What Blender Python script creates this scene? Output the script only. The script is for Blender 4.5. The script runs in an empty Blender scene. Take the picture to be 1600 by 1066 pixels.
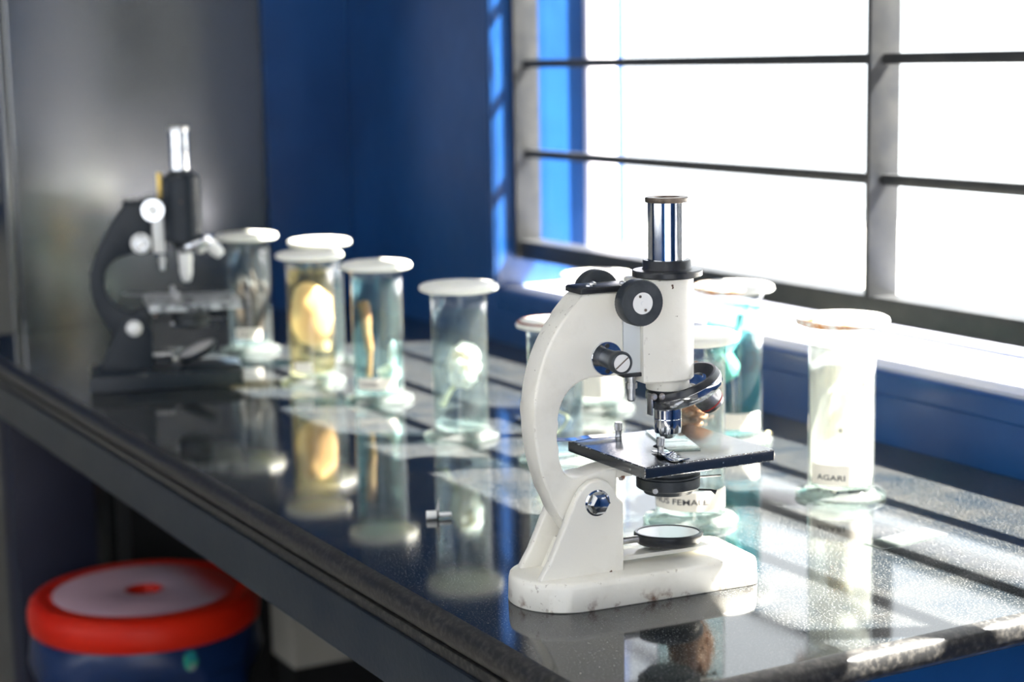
import bpy, bmesh, math, random
from mathutils import Vector, Matrix, noise
random.seed(7)
PI = math.pi
S = bpy.context.scene
COL = S.collection

# ------------------------------------------------------------ camera
F_PX = 2795.63
yaw, pitch, roll = map(math.radians, (151.147, -8.931, -1.0665))
fw = Vector((math.cos(pitch)*math.cos(yaw), math.cos(pitch)*math.sin(yaw), math.sin(pitch)))
rt = fw.cross(Vector((0, 0, 1))).normalized(); up = rt.cross(fw)
r2 = math.cos(roll)*rt + math.sin(roll)*up; u2 = -math.sin(roll)*rt + math.cos(roll)*up
cam = bpy.data.cameras.new('camera'); camo = bpy.data.objects.new('camera', cam); COL.objects.link(camo)
camo.matrix_world = Matrix(((r2.x, u2.x, -fw.x, 0), (r2.y, u2.y, -fw.y, 0), (r2.z, u2.z, -fw.z, 1.21), (0, 0, 0, 1)))
cam.sensor_width = 36; cam.lens = F_PX/1600*36; cam.clip_start = .02; cam.clip_end = 200
cam.dof.use_dof = True; cam.dof.focus_distance = 1.36; cam.dof.aperture_fstop = 5.0
S.camera = camo

# ------------------------------------------------------------ light, exposure
w = bpy.data.worlds.new('world'); S.world = w; w.use_nodes = True
bg = w.node_tree.nodes['Background']; bg.inputs[0].default_value = (.93, .965, 1, 1); bg.inputs[1].default_value = 2.55
sun = bpy.data.lights.new('sun', 'SUN'); sun.energy = 82; sun.angle = math.radians(.6); sun.color = (1, .94, .86)
suno = bpy.data.objects.new('sun', sun); COL.objects.link(suno)
suno.rotation_euler = Vector((.5, 1, 1.25)).to_track_quat('Z', 'Y').to_euler(); suno.location = (2, 4, 5)
S.view_settings.view_transform = 'Standard'; S.view_settings.look = 'None'
S.view_settings.gamma = 1; S.view_settings.use_curve_mapping = False; S.view_settings.exposure = .33

# ------------------------------------------------------------ materials
def mat(name, col, rough=.5, metal=0, spec=.5, ior=1.5, coat=0, sss=0):
    m = bpy.data.materials.new(name); m.use_nodes = True
    b = m.node_tree.nodes['Principled BSDF']
    b.inputs['Base Color'].default_value = (*col, 1); b.inputs['Roughness'].default_value = rough
    b.inputs['Metallic'].default_value = metal; b.inputs['IOR'].default_value = ior
    b.inputs['Specular IOR Level'].default_value = spec; b.inputs['Coat Weight'].default_value = coat
    b.inputs['Coat Roughness'].default_value = .05
    return m
def nd(m, t, **k):
    n = m.node_tree.nodes.new(t)
    for a, v in k.items(): setattr(n, a, v)
    return n
def lk(m, a, b): m.node_tree.links.new(a, b)
def mth(m, op, a, b=None, clamp=False):
    n = nd(m, 'ShaderNodeMath', operation=op, use_clamp=clamp)
    for i, v in enumerate((a, b)):
        if v is None: continue
        if isinstance(v, (int, float)): n.inputs[i].default_value = v
        else: lk(m, v, n.inputs[i])
    return n.outputs[0]
def nz(m, scale, detail=4, rough=.55, vec=None, coord='Object', dist=0):
    if vec is None:
        tc = nd(m, 'ShaderNodeTexCoord'); vec = tc.outputs[coord]
    n = nd(m, 'ShaderNodeTexNoise'); n.inputs['Scale'].default_value = scale
    n.inputs['Detail'].default_value = detail; n.inputs['Roughness'].default_value = rough; n.inputs['Distortion'].default_value = dist
    lk(m, vec, n.inputs['Vector']); return n.outputs[0]
def ramp(m, f, stops):
    r = nd(m, 'ShaderNodeValToRGB'); lk(m, f, r.inputs[0])
    e = r.color_ramp.elements
    while len(e) < len(stops): e.new(.5)
    for x, (p, c) in zip(e, stops):
        x.position = p; x.color = (*c, 1) if len(c) == 3 else c
    return r.outputs[0]
def step(m, f, lo, hi):
    n = nd(m, 'ShaderNodeMapRange'); n.inputs[1].default_value = lo; n.inputs[2].default_value = hi
    lk(m, f, n.inputs[0]); return n.outputs[0]
def mix(m, f, a, b):
    n = nd(m, 'ShaderNodeMix', data_type='RGBA')
    if isinstance(f, (int, float)): n.inputs[0].default_value = f
    else: lk(m, f, n.inputs[0])
    for i, v in ((6, a), (7, b)):
        if isinstance(v, tuple): n.inputs[i].default_value = (*v, 1)
        else: lk(m, v, n.inputs[i])
    return n.outputs[2]
def bsdf(m): return m.node_tree.nodes['Principled BSDF']
def setc(m, c, inp='Base Color'): lk(m, c, bsdf(m).inputs[inp])
def bump(m, f, dist=.001, st=.5):
    b = nd(m, 'ShaderNodeBump'); b.inputs['Strength'].default_value = st; b.inputs['Distance'].default_value = dist
    lk(m, f, b.inputs['Height']); lk(m, b.outputs[0], bsdf(m).inputs['Normal'])
def edge_mask(m, lo=.9, hi=.97):
    tc = nd(m, 'ShaderNodeTexCoord'); a = nd(m, 'ShaderNodeVectorMath', operation='ABSOLUTE'); lk(m, tc.outputs['Normal'], a.inputs[0])
    s = nd(m, 'ShaderNodeSeparateXYZ'); lk(m, a.outputs[0], s.inputs[0])
    mx = mth(m, 'MAXIMUM', mth(m, 'MAXIMUM', s.outputs[0], s.outputs[1]), s.outputs[2])
    return mth(m, 'SUBTRACT', 1, step(m, mx, lo, hi), True)
def var(m, c1, c2, scale, lo=.35, hi=.65, bdist=0, bscale=None):
    setc(m, ramp(m, nz(m, scale), [(lo, c1), (hi, c2)]))
    if bdist: bump(m, nz(m, bscale or scale*6), bdist)
    return m
M = {}
# polished black granite with dusty speckle
g = M['granite'] = mat('granite', (.05, .06, .07), .1, spec=.55)
sp = nz(g, 620, 2, .6); bl = nz(g, 14, 5, .6, dist=.6)
c = mix(g, step(g, bl, .35, .72), (.007, .011, .015), (.028, .028, .026))
c = mix(g, step(g, sp, .57, .76), c, (.22, .22, .21)); c = mix(g, step(g, nz(g, 240, 3, .7), .6, .7), c, (.012, .014, .018))
tc = nd(g, 'ShaderNodeTexCoord'); mp = nd(g, 'ShaderNodeMapping'); mp.inputs['Scale'].default_value = (90, 500, 90); mp.inputs['Rotation'].default_value = (0, 0, .6)
lk(g, tc.outputs['Object'], mp.inputs[0]); scr = nz(g, 1, 2, .5, vec=mp.outputs[0])
setc(g, mix(g, mth(g, 'MULTIPLY', step(g, scr, .68, .8), .6), c, (.22, .24, .25)))
lk(g, mth(g, 'ADD', mth(g, 'MULTIPLY', bl, .1), .02), bsdf(g).inputs['Roughness'])
M['nosing'] = var(mat('nosing', (.03, .028, .028), .3), (.016, .016, .016), (.07, .066, .06), 200, .45, .75)
M['fascia'] = var(mat('fascia', (.02, .03, .045), .38), (.008, .014, .024), (.018, .024, .032), 18, bdist=.0006, bscale=160)
M['navy_paint'] = var(mat('navy_paint', (.01, .06, .28), .3, spec=.4), (.004, .036, .135), (.006, .050, .18), 5, bdist=.0015, bscale=30)
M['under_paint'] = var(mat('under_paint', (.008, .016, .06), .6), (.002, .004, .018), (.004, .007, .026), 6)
M['black_under'] = mat('black_under', (.006, .006, .007), .8)
M['beige_wall'] = var(mat('beige_wall', (.5, .48, .42), .6), (.44, .43, .38), (.54, .52, .46), 3)
M['ceiling'] = mat('ceiling_paint', (.75, .76, .76), .8)
M['floor_tile'] = var(mat('floor_tile', (.4, .38, .33), .35), (.36, .34, .3), (.46, .43, .38), 4)
M['concrete'] = var(mat('concrete', (.6, .58, .54), .9), (.5, .48, .45), (.66, .64, .6), 1.5)
M['iron'] = var(mat('iron', (.09, .09, .09), .42), (.012, .014, .017), (.025, .026, .027), 40, bdist=.0004, bscale=300)
M['sillpale'] = var(mat('sunlit_pale_sill', (.6, .62, .72), .6), (.5, .54, .70), (.66, .66, .70), 12)  # pale tone paints in the sun's overexposure of the blue sill
M['alum'] = mat('alum', (.72, .72, .78), .35, .3)
cp = M['cupboard'] = mat('cupboard_paint', (.008, .014, .015), .2, ior=2.9)
cn = nz(cp, 5, 3, .5)
lk(cp, mth(cp, 'ADD', mth(cp, 'MULTIPLY', cn, .2), .11), bsdf(cp).inputs['Roughness']); bump(cp, nz(cp, 3.5, 1), .003, .15)
def paint(name, base, dirt, chip, rust=True):
    m = mat(name, base, .34, spec=.5, coat=.15)
    tc = nd(m, 'ShaderNodeTexCoord')
    n1 = step(m, nz(m, 22, 6, .6), .5, .8)
    c = mix(m, mth(m, 'MULTIPLY', n1, .5), base, dirt)
    em = edge_mask(m, .80, .95)
    c = mix(m, mth(m, 'MULTIPLY', mth(m, 'MULTIPLY', em, step(m, nz(m, 260, 4), .62, .68)), .6), c, chip)
    c = mix(m, step(m, nz(m, 120, 3, .5), .75, .77), c, (.12, .07, .04))
    if rust:
        s = nd(m, 'ShaderNodeSeparateXYZ'); lk(m, tc.outputs['Object'], s.inputs[0])
        low = mth(m, 'SUBTRACT', 1, step(m, s.outputs[2], .002, .012), True)
        c = mix(m, mth(m, 'MULTIPLY', low, step(m, nz(m, 48, 5, .6), .55, .66)), c, (.2, .09, .04))
    setc(m, c); bump(m, nz(m, 420, 2), .0002, .35); return m
M['cream'] = paint('cream_enamel', (.87, .845, .76), (.62, .58, .48), (.35, .3, .24))
M['creamslide'] = mat('pale_slide_paint', (.78, .82, .83), .3)
bk = M['black'] = mat('black_enamel', (.012, .014, .018), .3)
c = mix(bk, mth(bk, 'MULTIPLY', edge_mask(bk), step(bk, nz(bk, 420, 4), .52, .6)), (.012, .016, .022), (.62, .66, .68))
setc(bk, mix(bk, step(bk, nz(bk, 300, 3), .70, .74), c, (.3, .33, .35))); bump(bk, nz(bk, 300), .0002, .4)
M['stagetop'] = M['black'].copy()
bsdf(M['stagetop']).inputs['Roughness'].default_value = .16; bsdf(M['stagetop']).inputs['IOR'].default_value = 2.1
M['plainblack'] = var(mat('plain_black', (.014, .016, .02), .3), (.012, .014, .018), (.03, .032, .036), 60)
M['knob'] = var(mat('black_knob', (.018, .024, .03), .42), (.014, .02, .027), (.04, .048, .055), 70)
M['chrome'] = var(mat('chrome', (.75, .77, .8), .09, 1), (.62, .65, .7), (.85, .86, .88), 120, .35, .6)
M['steel'] = var(mat('steel', (.6, .6, .6), .3, 1), (.45, .44, .42), (.72, .72, .72), 130)
M['satin'] = mat('satin_white_metal', (.85, .85, .83), .35, .2)
M['bronze'] = var(mat('bronze_cap', (.14, .11, .09), .4, .6), (.08, .07, .06), (.25, .2, .16), 90)
M['rusty'] = var(mat('rusty_bolt', (.35, .2, .13), .4, .7), (.55, .55, .58), (.25, .1, .05), 120, .45, .6)
M['redring'] = mat('red_ring', (.45, .04, .03), .4)
M['mirror'] = mat('mirror_glass', (.93, .9, .88), .25, .15)
M['brass'] = mat('brass', (.6, .42, .12), .3, 1)
db = M['dark_enamel'] = paint('dark_enamel', (.010, .016, .024), (.022, .03, .038), (.7, .7, .66), False); bsdf(db).inputs['Coat Weight'].default_value = 0; bsdf(db).inputs['Specular IOR Level'].default_value = .3
M['worn_stage'] = mat('worn_stage', (.1, .1, .1), .3)
setc(M['worn_stage'], ramp(M['worn_stage'], nz(M['worn_stage'], 50, 6, .7), [(.42, (.02, .024, .03)), (.55, (.5, .53, .54))]))
M['paper'] = mat('paper_label', (.82, .77, .68), .7)
M['ink'] = mat('label_ink', (.03, .03, .035), .6)
lidm = M['lid'] = mat('frosted_lid', (.84, .84, .76), .35)
bsdf(lidm).inputs['Subsurface Weight'].default_value = .3; bsdf(lidm).inputs['Subsurface Radius'].default_value = (.01, .01, .008); bsdf(lidm).inputs['Subsurface Scale'].default_value = 1
setc(lidm, mix(lidm, step(lidm, nz(lidm, 26, 4), .5, .75), (.86, .86, .79), (.66, .66, .5)))
ld2 = M['lid_stained'] = mat('stained_lid', (.85, .84, .78), .35)
tc = nd(ld2, 'ShaderNodeTexCoord'); s = nd(ld2, 'ShaderNodeSeparateXYZ'); lk(ld2, tc.outputs['Object'], s.inputs[0])
side = step(ld2, s.outputs[1], -.006, -.03)
setc(ld2, mix(ld2, mth(ld2, 'MULTIPLY', side, step(ld2, nz(ld2, 55, 4), .45, .58)), (.86, .85, .8), (.55, .2, .02)))
M['wax'] = mat('brown_wax', (.28, .1, .06), .5)
def thin_glass(name, tint, refl=1.0, haze=0.0):
    m = bpy.data.materials.new(name); m.use_nodes = True; t = m.node_tree
    for n in list(t.nodes): t.nodes.remove(n)
    o = nd(m, 'ShaderNodeOutputMaterial'); tr = nd(m, 'ShaderNodeBsdfTransparent'); gl = nd(m, 'ShaderNodeBsdfGlossy')
    gl.inputs['Roughness'].default_value = .03; gl.inputs['Color'].default_value = (1, 1, 1, 1)
    lw = nd(m, 'ShaderNodeLayerWeight'); lw.inputs[0].default_value = .5
    edge = mth(m, 'POWER', lw.outputs['Facing'], 3.0)
    lk(m, mix(m, edge, tint, tuple(x*.72 for x in tint)), tr.inputs[0])
    frv = mth(m, 'ADD', mth(m, 'MULTIPLY', mth(m, 'POWER', lw.outputs['Facing'], 5.0), .9), .045)
    ms = nd(m, 'ShaderNodeMixShader'); lk(m, mth(m, 'MULTIPLY', frv, refl, True), ms.inputs[0]); lk(m, tr.outputs[0], ms.inputs[1]); lk(m, gl.outputs[0], ms.inputs[2])
    out = ms.outputs[0]
    if haze:
        df = nd(m, 'ShaderNodeBsdfTranslucent'); df.inputs[0].default_value = (.9, .95, .93, 1)
        d2 = nd(m, 'ShaderNodeBsdfDiffuse'); d2.inputs[0].default_value = (.9, .95, .93, 1)
        m1 = nd(m, 'ShaderNodeMixShader'); lk(m, df.outputs[0], m1.inputs[1]); lk(m, d2.outputs[0], m1.inputs[2])
        m2 = nd(m, 'ShaderNodeMixShader'); m2.inputs[0].default_value = haze
        lk(m, out, m2.inputs[1]); lk(m, m1.outputs[0], m2.inputs[2]); out = m2.outputs[0]
    lk(m, out, o.inputs[0]); return m
def liquid(name, tint, clear=.85, whiten=0):
    m = bpy.data.materials.new(name); m.use_nodes = True; t = m.node_tree
    for n in list(t.nodes): t.nodes.remove(n)
    o = nd(m, 'ShaderNodeOutputMaterial'); tr = nd(m, 'ShaderNodeBsdfTransparent'); gl = nd(m, 'ShaderNodeBsdfGlass')
    tr.inputs[0].default_value = (*tint, 1); gl.inputs[0].default_value = (*tint, 1); gl.inputs['IOR'].default_value = 1.36; gl.inputs['Roughness'].default_value = 0
    ms = nd(m, 'ShaderNodeMixShader'); ms.inputs[0].default_value = 1-clear
    lk(m, tr.outputs[0], ms.inputs[1]); lk(m, gl.outputs[0], ms.inputs[2]); out = ms.outputs[0]
    if whiten:
        a = nd(m, 'ShaderNodeBsdfTranslucent'); b = nd(m, 'ShaderNodeBsdfDiffuse'); h = nd(m, 'ShaderNodeMixShader'); k = nd(m, 'ShaderNodeMixShader'); k.inputs[0].default_value = whiten
        a.inputs[0].default_value = b.inputs[0].default_value = (*tint, 1)
        lk(m, a.outputs[0], h.inputs[1]); lk(m, b.outputs[0], h.inputs[2]); lk(m, out, k.inputs[1]); lk(m, h.outputs[0], k.inputs[2]); out = k.outputs[0]
    lk(m, out, o.inputs[0]); return m
M['glass'] = thin_glass('jar_glass', (.955, .985, .975), 1.0, .025)
M['foot'] = thin_glass('jar_foot_glass', (.86, .95, .91), 1.3, .10)
M['slideglass'] = thin_glass('slide_glass', (.9, .97, .94), 1.3, .10)
M['windowglass'] = thin_glass('window_glass', (.98, .99, .99), .8)
LQ = {'clear': liquid('clear_liquid', (.90, .97, .97)), 'teal': liquid('teal_liquid', (.72, .91, .92)), 'deep': liquid('deep_teal_liquid', (.42, .76, .80)), 'amber': liquid('amber_liquid', (.95, .88, .66)), 'murky': liquid('murky_liquid', (.8, .88, .92)),
      'glow_white': liquid('glow_white_liquid', (.97, .97, .93), .85, .3)}  # whiteness mixed in to imitate the overexposed glow of these jars
M['white_spec'] = var(mat('white_specimen', (.85, .83, .76), .6), (.88, .86, .8), (.68, .62, .5), 60, .45, .7, .0015, 160)
bsdf(M['white_spec']).inputs['Subsurface Weight'].default_value = .6; bsdf(M['white_spec']).inputs['Subsurface Radius'].default_value = (.02, .018, .015); bsdf(M['white_spec']).inputs['Subsurface Scale'].default_value = 1
M['cream_spec'] = var(mat('cream_specimen', (.8, .76, .5), .6), (.82, .8, .6), (.6, .55, .3), 60, .4, .7, .0015, 160)
M['brown_spec'] = var(mat('brown_specimen', (.16, .08, .03), .6), (.07, .035, .016), (.018, .010, .006), 45, .35, .65, .0015, 140)
M['orange_spec'] = var(mat('orange_specimen', (.5, .17, .05), .6), (.62, .28, .12), (.34, .09, .02), 45, .35, .65, .0015, 140)
M['cone_spec'] = var(mat('cone_specimen', (.3, .11, .05), .6), (.42, .17, .07), (.12, .06, .04), 60, .35, .65)
M['amber_spec'] = mat('amber_specimen', (.7, .35, .12), .5)
tc = nd(M['amber_spec'], 'ShaderNodeTexCoord'); s = nd(M['amber_spec'], 'ShaderNodeSeparateXYZ'); lk(M['amber_spec'], tc.outputs['Object'], s.inputs[0])
f = mth(M['amber_spec'], 'ADD', mth(M['amber_spec'], 'MULTIPLY', s.outputs[0], 26), mth(M['amber_spec'], 'MULTIPLY', nz(M['amber_spec'], 30), .5))
setc(M['amber_spec'], ramp(M['amber_spec'], f, [(.0, (.32, .07, .01)), (.12, (.9, .84, .68)), (.45, (.8, .6, .42)), (.75, (.62, .36, .3))]))
M['string'] = mat('string', (.78, .68, .4), .7)
M['red'] = var(mat('red_plastic', (.5, .012, .004), .42, spec=.2), (.5, .012, .003), (.6, .02, .006), 8)
pk = M['dusty_shaded'] = mat('worn_shaded_seat_face', (.6, .4, .45), .45)
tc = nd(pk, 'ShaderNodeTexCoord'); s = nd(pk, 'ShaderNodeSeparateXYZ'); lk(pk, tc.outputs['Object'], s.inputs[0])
f = mth(pk, 'ADD', mth(pk, 'MULTIPLY', s.outputs[1], 8), mth(pk, 'MULTIPLY', nz(pk, 14, 5, .6), .35))  # worn pink face; counter's shade painted in as red toward one side
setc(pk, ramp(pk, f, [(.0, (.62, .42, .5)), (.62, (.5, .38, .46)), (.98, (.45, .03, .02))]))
M['blue_plastic'] = var(mat('blue_plastic', (.012, .05, .18), .35), (.004, .018, .075), (.006, .025, .095), 8)
M['sticker'] = mat('sticker', (.1, .3, .3), .25, .4)
setc(M['sticker'], ramp(M['sticker'], nz(M['sticker'], 40), [(.35, (.03, .12, .45)), (.5, (.05, .5, .3)), (.65, (.35, .4, .45))]))
M['blocker_dark'] = mat('blocker_matte', (.015, .017, .02), .9)

# ------------------------------------------------------------ mesh helpers
def obj(name, bm, m, parent=None, angle=35, smooth=True, origin=None):
    me = bpy.data.meshes.new(name)
    bmesh.ops.recalc_face_normals(bm, faces=bm.faces)
    if origin is not None: bmesh.ops.translate(bm, verts=bm.verts, vec=-Vector(origin))
    bm.to_mesh(me); bm.free()
    if smooth:
        me.polygons.foreach_set('use_smooth', [True]*len(me.polygons)); me.set_sharp_from_angle(angle=math.radians(angle))
    mats = m if isinstance(m, (list, tuple)) else [m]
    for x in mats: me.materials.append(x)
    o = bpy.data.objects.new(name, me); COL.objects.link(o)
    if origin is not None: o.location = origin
    if parent: o.parent = parent
    return o
def tag(o, label, cat, group=None):
    o['label'] = label; o['category'] = cat
    if group: o['group'] = group
    return o
def thing(name, label, cat, loc=(0, 0, 0), rz=0, group=None):
    o = bpy.data.objects.new(name, None); COL.objects.link(o); o.empty_display_size = .05
    o.location = loc; o.rotation_euler = (0, 0, rz); return tag(o, label, cat, group)
def struct(name, bm, m, parent=None, **k):
    o = obj(name, bm, m, parent, **k)
    if not parent: o['kind'] = 'structure'
    return o
def box(bm, a, b, bev=0, seg=2):
    a, b = Vector(a), Vector(b)
    r = bmesh.ops.create_cube(bm, size=1)
    vs = r['verts']
    for v in vs: v.co = Vector([(a[i]+b[i])/2 + v.co[i]*abs(b[i]-a[i]) for i in range(3)])
    if bev:
        es = list({e for v in vs for e in v.link_edges})
        bmesh.ops.bevel(bm, geom=es, offset=bev, segments=seg, profile=.6, affect='EDGES')
    return bm
def B(a, b, bev=0, seg=2): return box(bmesh.new(), a, b, bev, seg)
def lathe(bm, prof, c=(0, 0, 0), axis=(0, 0, 1), n=48, wob=None):
    q = Vector((0, 0, 1)).rotation_difference(Vector(axis)); c = Vector(c); rings = []
    for r, z in prof:
        if r < 1e-6: rings.append([bm.verts.new(c + q @ Vector((0, 0, z)))]); continue
        rg = []
        for k in range(n):
            a = 2*PI*k/n; rr = r*(wob(k, z) if wob else 1)
            rg.append(bm.verts.new(c + q @ Vector((rr*math.cos(a), rr*math.sin(a), z))))
        rings.append(rg)
    for A, D in zip(rings, rings[1:]):
        for k in range(n):
            k2 = (k+1) % n
            if len(A) == 1 and len(D) == 1: continue
            if len(A) == 1: bm.faces.new((A[0], D[k], D[k2]))
            elif len(D) == 1: bm.faces.new((A[k], D[0], A[k2]))
            else: bm.faces.new((A[k], D[k], D[k2], A[k2]))
    return bm
def LA(prof, **k): return lathe(bmesh.new(), prof, **k)
def rcyl(r, z0, z1, b=.0005):
    return [(0, z0), (r-b, z0), (r, z0+b), (r, z1-b), (r-b, z1), (0, z1)]
def prism(bm, pts, y0, y1, bev=0, seg=2, hole=None):
    """polygon in x,z extruded along y; hole = second outline bridged"""
    vs = [bm.verts.new((x, y0, z)) for x, z in pts]
    f = bm.faces.new(vs)
    r = bmesh.ops.extrude_face_region(bm, geom=[f]); nv = [v for v in r['geom'] if isinstance(v, bmesh.types.BMVert)]
    for v in nv: v.co.y = y1
    if bev:
        capf = [f] + [x for x in r['geom'] if isinstance(x, bmesh.types.BMFace)]
        es = {e for ff in bm.faces if len(ff.verts) > 4 for e in ff.edges} or {e for ff in capf if ff.is_valid for e in ff.edges}
        bmesh.ops.bevel(bm, geom=list(es), offset=bev, segments=seg, profile=.5, affect='EDGES', clamp_overlap=True)
    bmesh.ops.triangulate(bm, faces=[ff for ff in bm.faces if len(ff.verts) > 4])
    return bm
def tube(bm, pts, r, n=10, cap=True, flat=1):
    pts = [Vector(p) for p in pts]; rings = []; rs = r if isinstance(r, (list, tuple)) else [r]*len(pts)
    prev = None
    for i, p in enumerate(pts):
        t = (pts[min(i+1, len(pts)-1)] - pts[max(i-1, 0)]).normalized()
        a = Vector((0, 0, 1)) if prev is None and abs(t.z) < .9 else (Vector((1, 0, 0)) if prev is None else prev)
        u = (a - t*a.dot(t)).normalized(); v = t.cross(u); prev = u
        rings.append([bm.verts.new(p + rs[i]*(math.cos(2*PI*k/n)*u*flat + math.sin(2*PI*k/n)*v)) for k in range(n)])
    for A, D in zip(rings, rings[1:]):
        for k in range(n): bm.faces.new((A[k], A[(k+1) % n], D[(k+1) % n], D[k]))
    if cap: bm.faces.new(rings[0]); bm.faces.new(rings[-1])
    return bm
def catmull(p, sub=6, closed=False):
    out = []; n = len(p); rng = range(n if closed else n-1)
    for i in rng:
        P = [Vector(p[(i+k) % n] if closed else p[min(max(i+k, 0), n-1)]) for k in (-1, 0, 1, 2)]
        for s in range(sub):
            t = s/sub
            out.append(.5*((2*P[1]) + (-P[0]+P[2])*t + (2*P[0]-5*P[1]+4*P[2]-P[3])*t*t + (-P[0]+3*P[1]-3*P[2]+P[3])*t**3))
    if not closed: out.append(Vector(p[-1]))
    return out
def blob(c, sc, amp=.15, fr=60, sub=4, seed=0, rot=None):
    bm = bmesh.new(); bmesh.ops.create_icosphere(bm, subdivisions=sub, radius=1)
    for v in bm.verts:
        p = Vector((v.co.x*sc[0], v.co.y*sc[1], v.co.z*sc[2]))
        d = noise.fractal(p*fr + Vector((seed, seed, seed)), 1, 2, 4)
        p = p*(1 + amp*d)
        if rot: p = rot @ p
        v.co = p + Vector(c)
    return bm

# ------------------------------------------------------------ room
CZ = .80; YF = .57; YW = 1.243; XN = -.923; XE = -2.812
WL = -2.305; WR = 1.2; SILL = .878; WTOP = 2.0; YO = 1.47
bm = B((-6, -3.4, -.1), (1.6, YW+.25, 0)); struct('floor', bm, M['floor_tile'], smooth=False)
struct('ceiling', B((-4.8, -3.4, 2.8), (1.6, YW, 2.9)), M['ceiling'], smooth=False)
# window wall: below, left, above, right of the opening
bm = B((-3.35, YW, 0), (WL-.0, YO, 2.8)); box(bm, (WL, YW, 0), (WR, YO, SILL-.012)); box(bm, (WL, YW, WTOP), (WR, YO, 2.8)); box(bm, (WR, YW, 0), (1.6, YO, 2.8))
struct('wall_window', bm, M['navy_paint'], smooth=False)
# softly rounded, slightly uneven painted arris around the sill and the jamb
def arris(name, a, b, r):
    a, b = Vector(a), Vector(b); n = 60
    pts = [a.lerp(b, i/n) for i in range(n+1)]
    pts = [p + Vector([noise.noise(p*9 + Vector((k*7., 0, 0)))*.0022 for k in range(3)]) for p in pts]
    return struct(name, tube(bmesh.new(), pts, r, 16), M['navy_paint'], angle=80)
struct('trim_1', B((WL-.001, YW-.0006, SILL-.03), (WR, YO+.06, SILL), .007, 4), M['navy_paint'])
bm = bmesh.new(); n = 46
for i in range(n): pass
tube(bm, [(WL-.0085+noise.noise(Vector((0, 0, i*.9)))*.0018, YW+.0075+noise.noise(Vector((5, 0, i*.9)))*.0022, SILL-.03+i*(WTOP+.03-SILL)/n) for i in range(n+1)], .0098, 16)
struct('trim_4', B((WL+.002, YW+.012, SILL-.002), (WR, 1.40, SILL+.0015), .001), M['sillpale'], angle=30)
struct('trim_2', bm, M['navy_paint'], angle=80)
struct('wall_far', B((-3.32, 1.094, 0), (XE-.002, YW-.0005, 2.8)), M['navy_paint'], smooth=False)
# the room goes on to the left, beyond the end of the counter
bm = B((-4.8, -3.4, 0), (-4.6, YW, .775)); box(bm, (-4.6, YW+.0, 0), (-3.35, YW+.2, .775)); struct('wall_left', bm, M['beige_wall'], smooth=False)
bm = B((-4.79, -3.4, .775), (-4.6, YW, 2.8)); box(bm, (-4.6, YW, .775), (-3.35, YW+.2, 2.8)); struct('wall_left_upper', bm, M['navy_paint'], smooth=False)
bm = bmesh.new()
for a, b in (((-4.8, -3.6, 0), (-3.2, -3.4, 2.8)), ((-3.2, -3.6, 0), (.9, -3.4, .7)), ((-3.2, -3.6, 2.2), (.9, -3.4, 2.8)), ((.9, -3.6, 0), (1.6, -3.4, 2.8))): box(bm, a, b)
struct('wall_back', bm, M['navy_paint'], smooth=False)
bm = bmesh.new()
for a, b in (((1.6, -3.6, 0), (1.8, -2.2, 2.8)), ((1.6, -2.2, 2.3), (1.8, .2, 2.8)), ((1.6, -2.2, 0), (1.8, .2, .5)), ((1.6, .2, 0), (1.8, YO, 2.8))): box(bm, a, b)
struct('wall_right', bm, M['navy_paint'], smooth=False)
# outside: terrace floor, concrete sunshade over the window, added reflection blocker
struct('ground_outside', B((-14, YO+.06, -.6), (12, 30, -.5)), M['concrete'], smooth=False)
struct('trim_3', B((WL-.3, YO, 2.0), (WR+.3, 1.735, 2.08), .004), M['concrete'])
struct('reflection_blocker', B((1.9, 2.15, -.5), (2.2, 9, 4.2)), M['blocker_dark'], smooth=False)  # unseen dark slab, added to darken the cupboard's reflection

# aluminium sliding window frame near the outer face, with its glass
wf = struct('window_1', B((WL, 1.418, SILL), (WR, 1.442, SILL+.014)), M['alum'], smooth=False)
struct('stile', B((WL, 1.40, SILL), (WL+.014, 1.45, WTOP), .002), M['alum'], wf)
struct('stile', B((.2, 1.40, SILL), (.24, 1.45, WTOP), .002), M['alum'], wf)
struct('pane', B((WL+.05, 1.429, SILL+.01), (WR, 1.433, WTOP)), M['windowglass'], wf, smooth=False)
struct('head_rail', B((WL, 1.40, WTOP-.03), (WR, 1.45, WTOP), .002), M['alum'], wf)

# iron grille
gr = thing('window_grille', 'black iron window grille of flat uprights and horizontal rods above the blue sill', 'grille', (WL, 1.30, SILL))
def gp(name, a, b, bev=.0015):
    o = obj(name, B(a, b, bev), M['iron'], None, origin=(WL, 1.30, SILL)); o.parent = gr; o.location = (0, 0, 0); return o
gp('upright', (WL+.001, 1.277, SILL+.042), (WL+.008, 1.319, WTOP))
gp('bottom_rail', (WL+.004, 1.283, .919), (WR, 1.322, .9465), .003)
for x in (-1.513, -.715, .083): gp('upright', (x-.004, 1.277, .944), (x+.003, 1.319, WTOP))
for z in (1.074, 1.204, 1.334, 1.464, 1.594, 1.724, 1.854):
    xs = [WL+.004, -1.513, -.715, .083, WR]
    for x0, x1 in zip(xs, xs[1:]): gp('rod', (x0+.004, 1.293, z-.0058), (x1-.004, 1.304, z+.0058), .001)
for x in (-2.15, -1.0, 0): gp('foot', (x-.006, 1.295, SILL), (x+.006, 1.305, .921))

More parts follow.
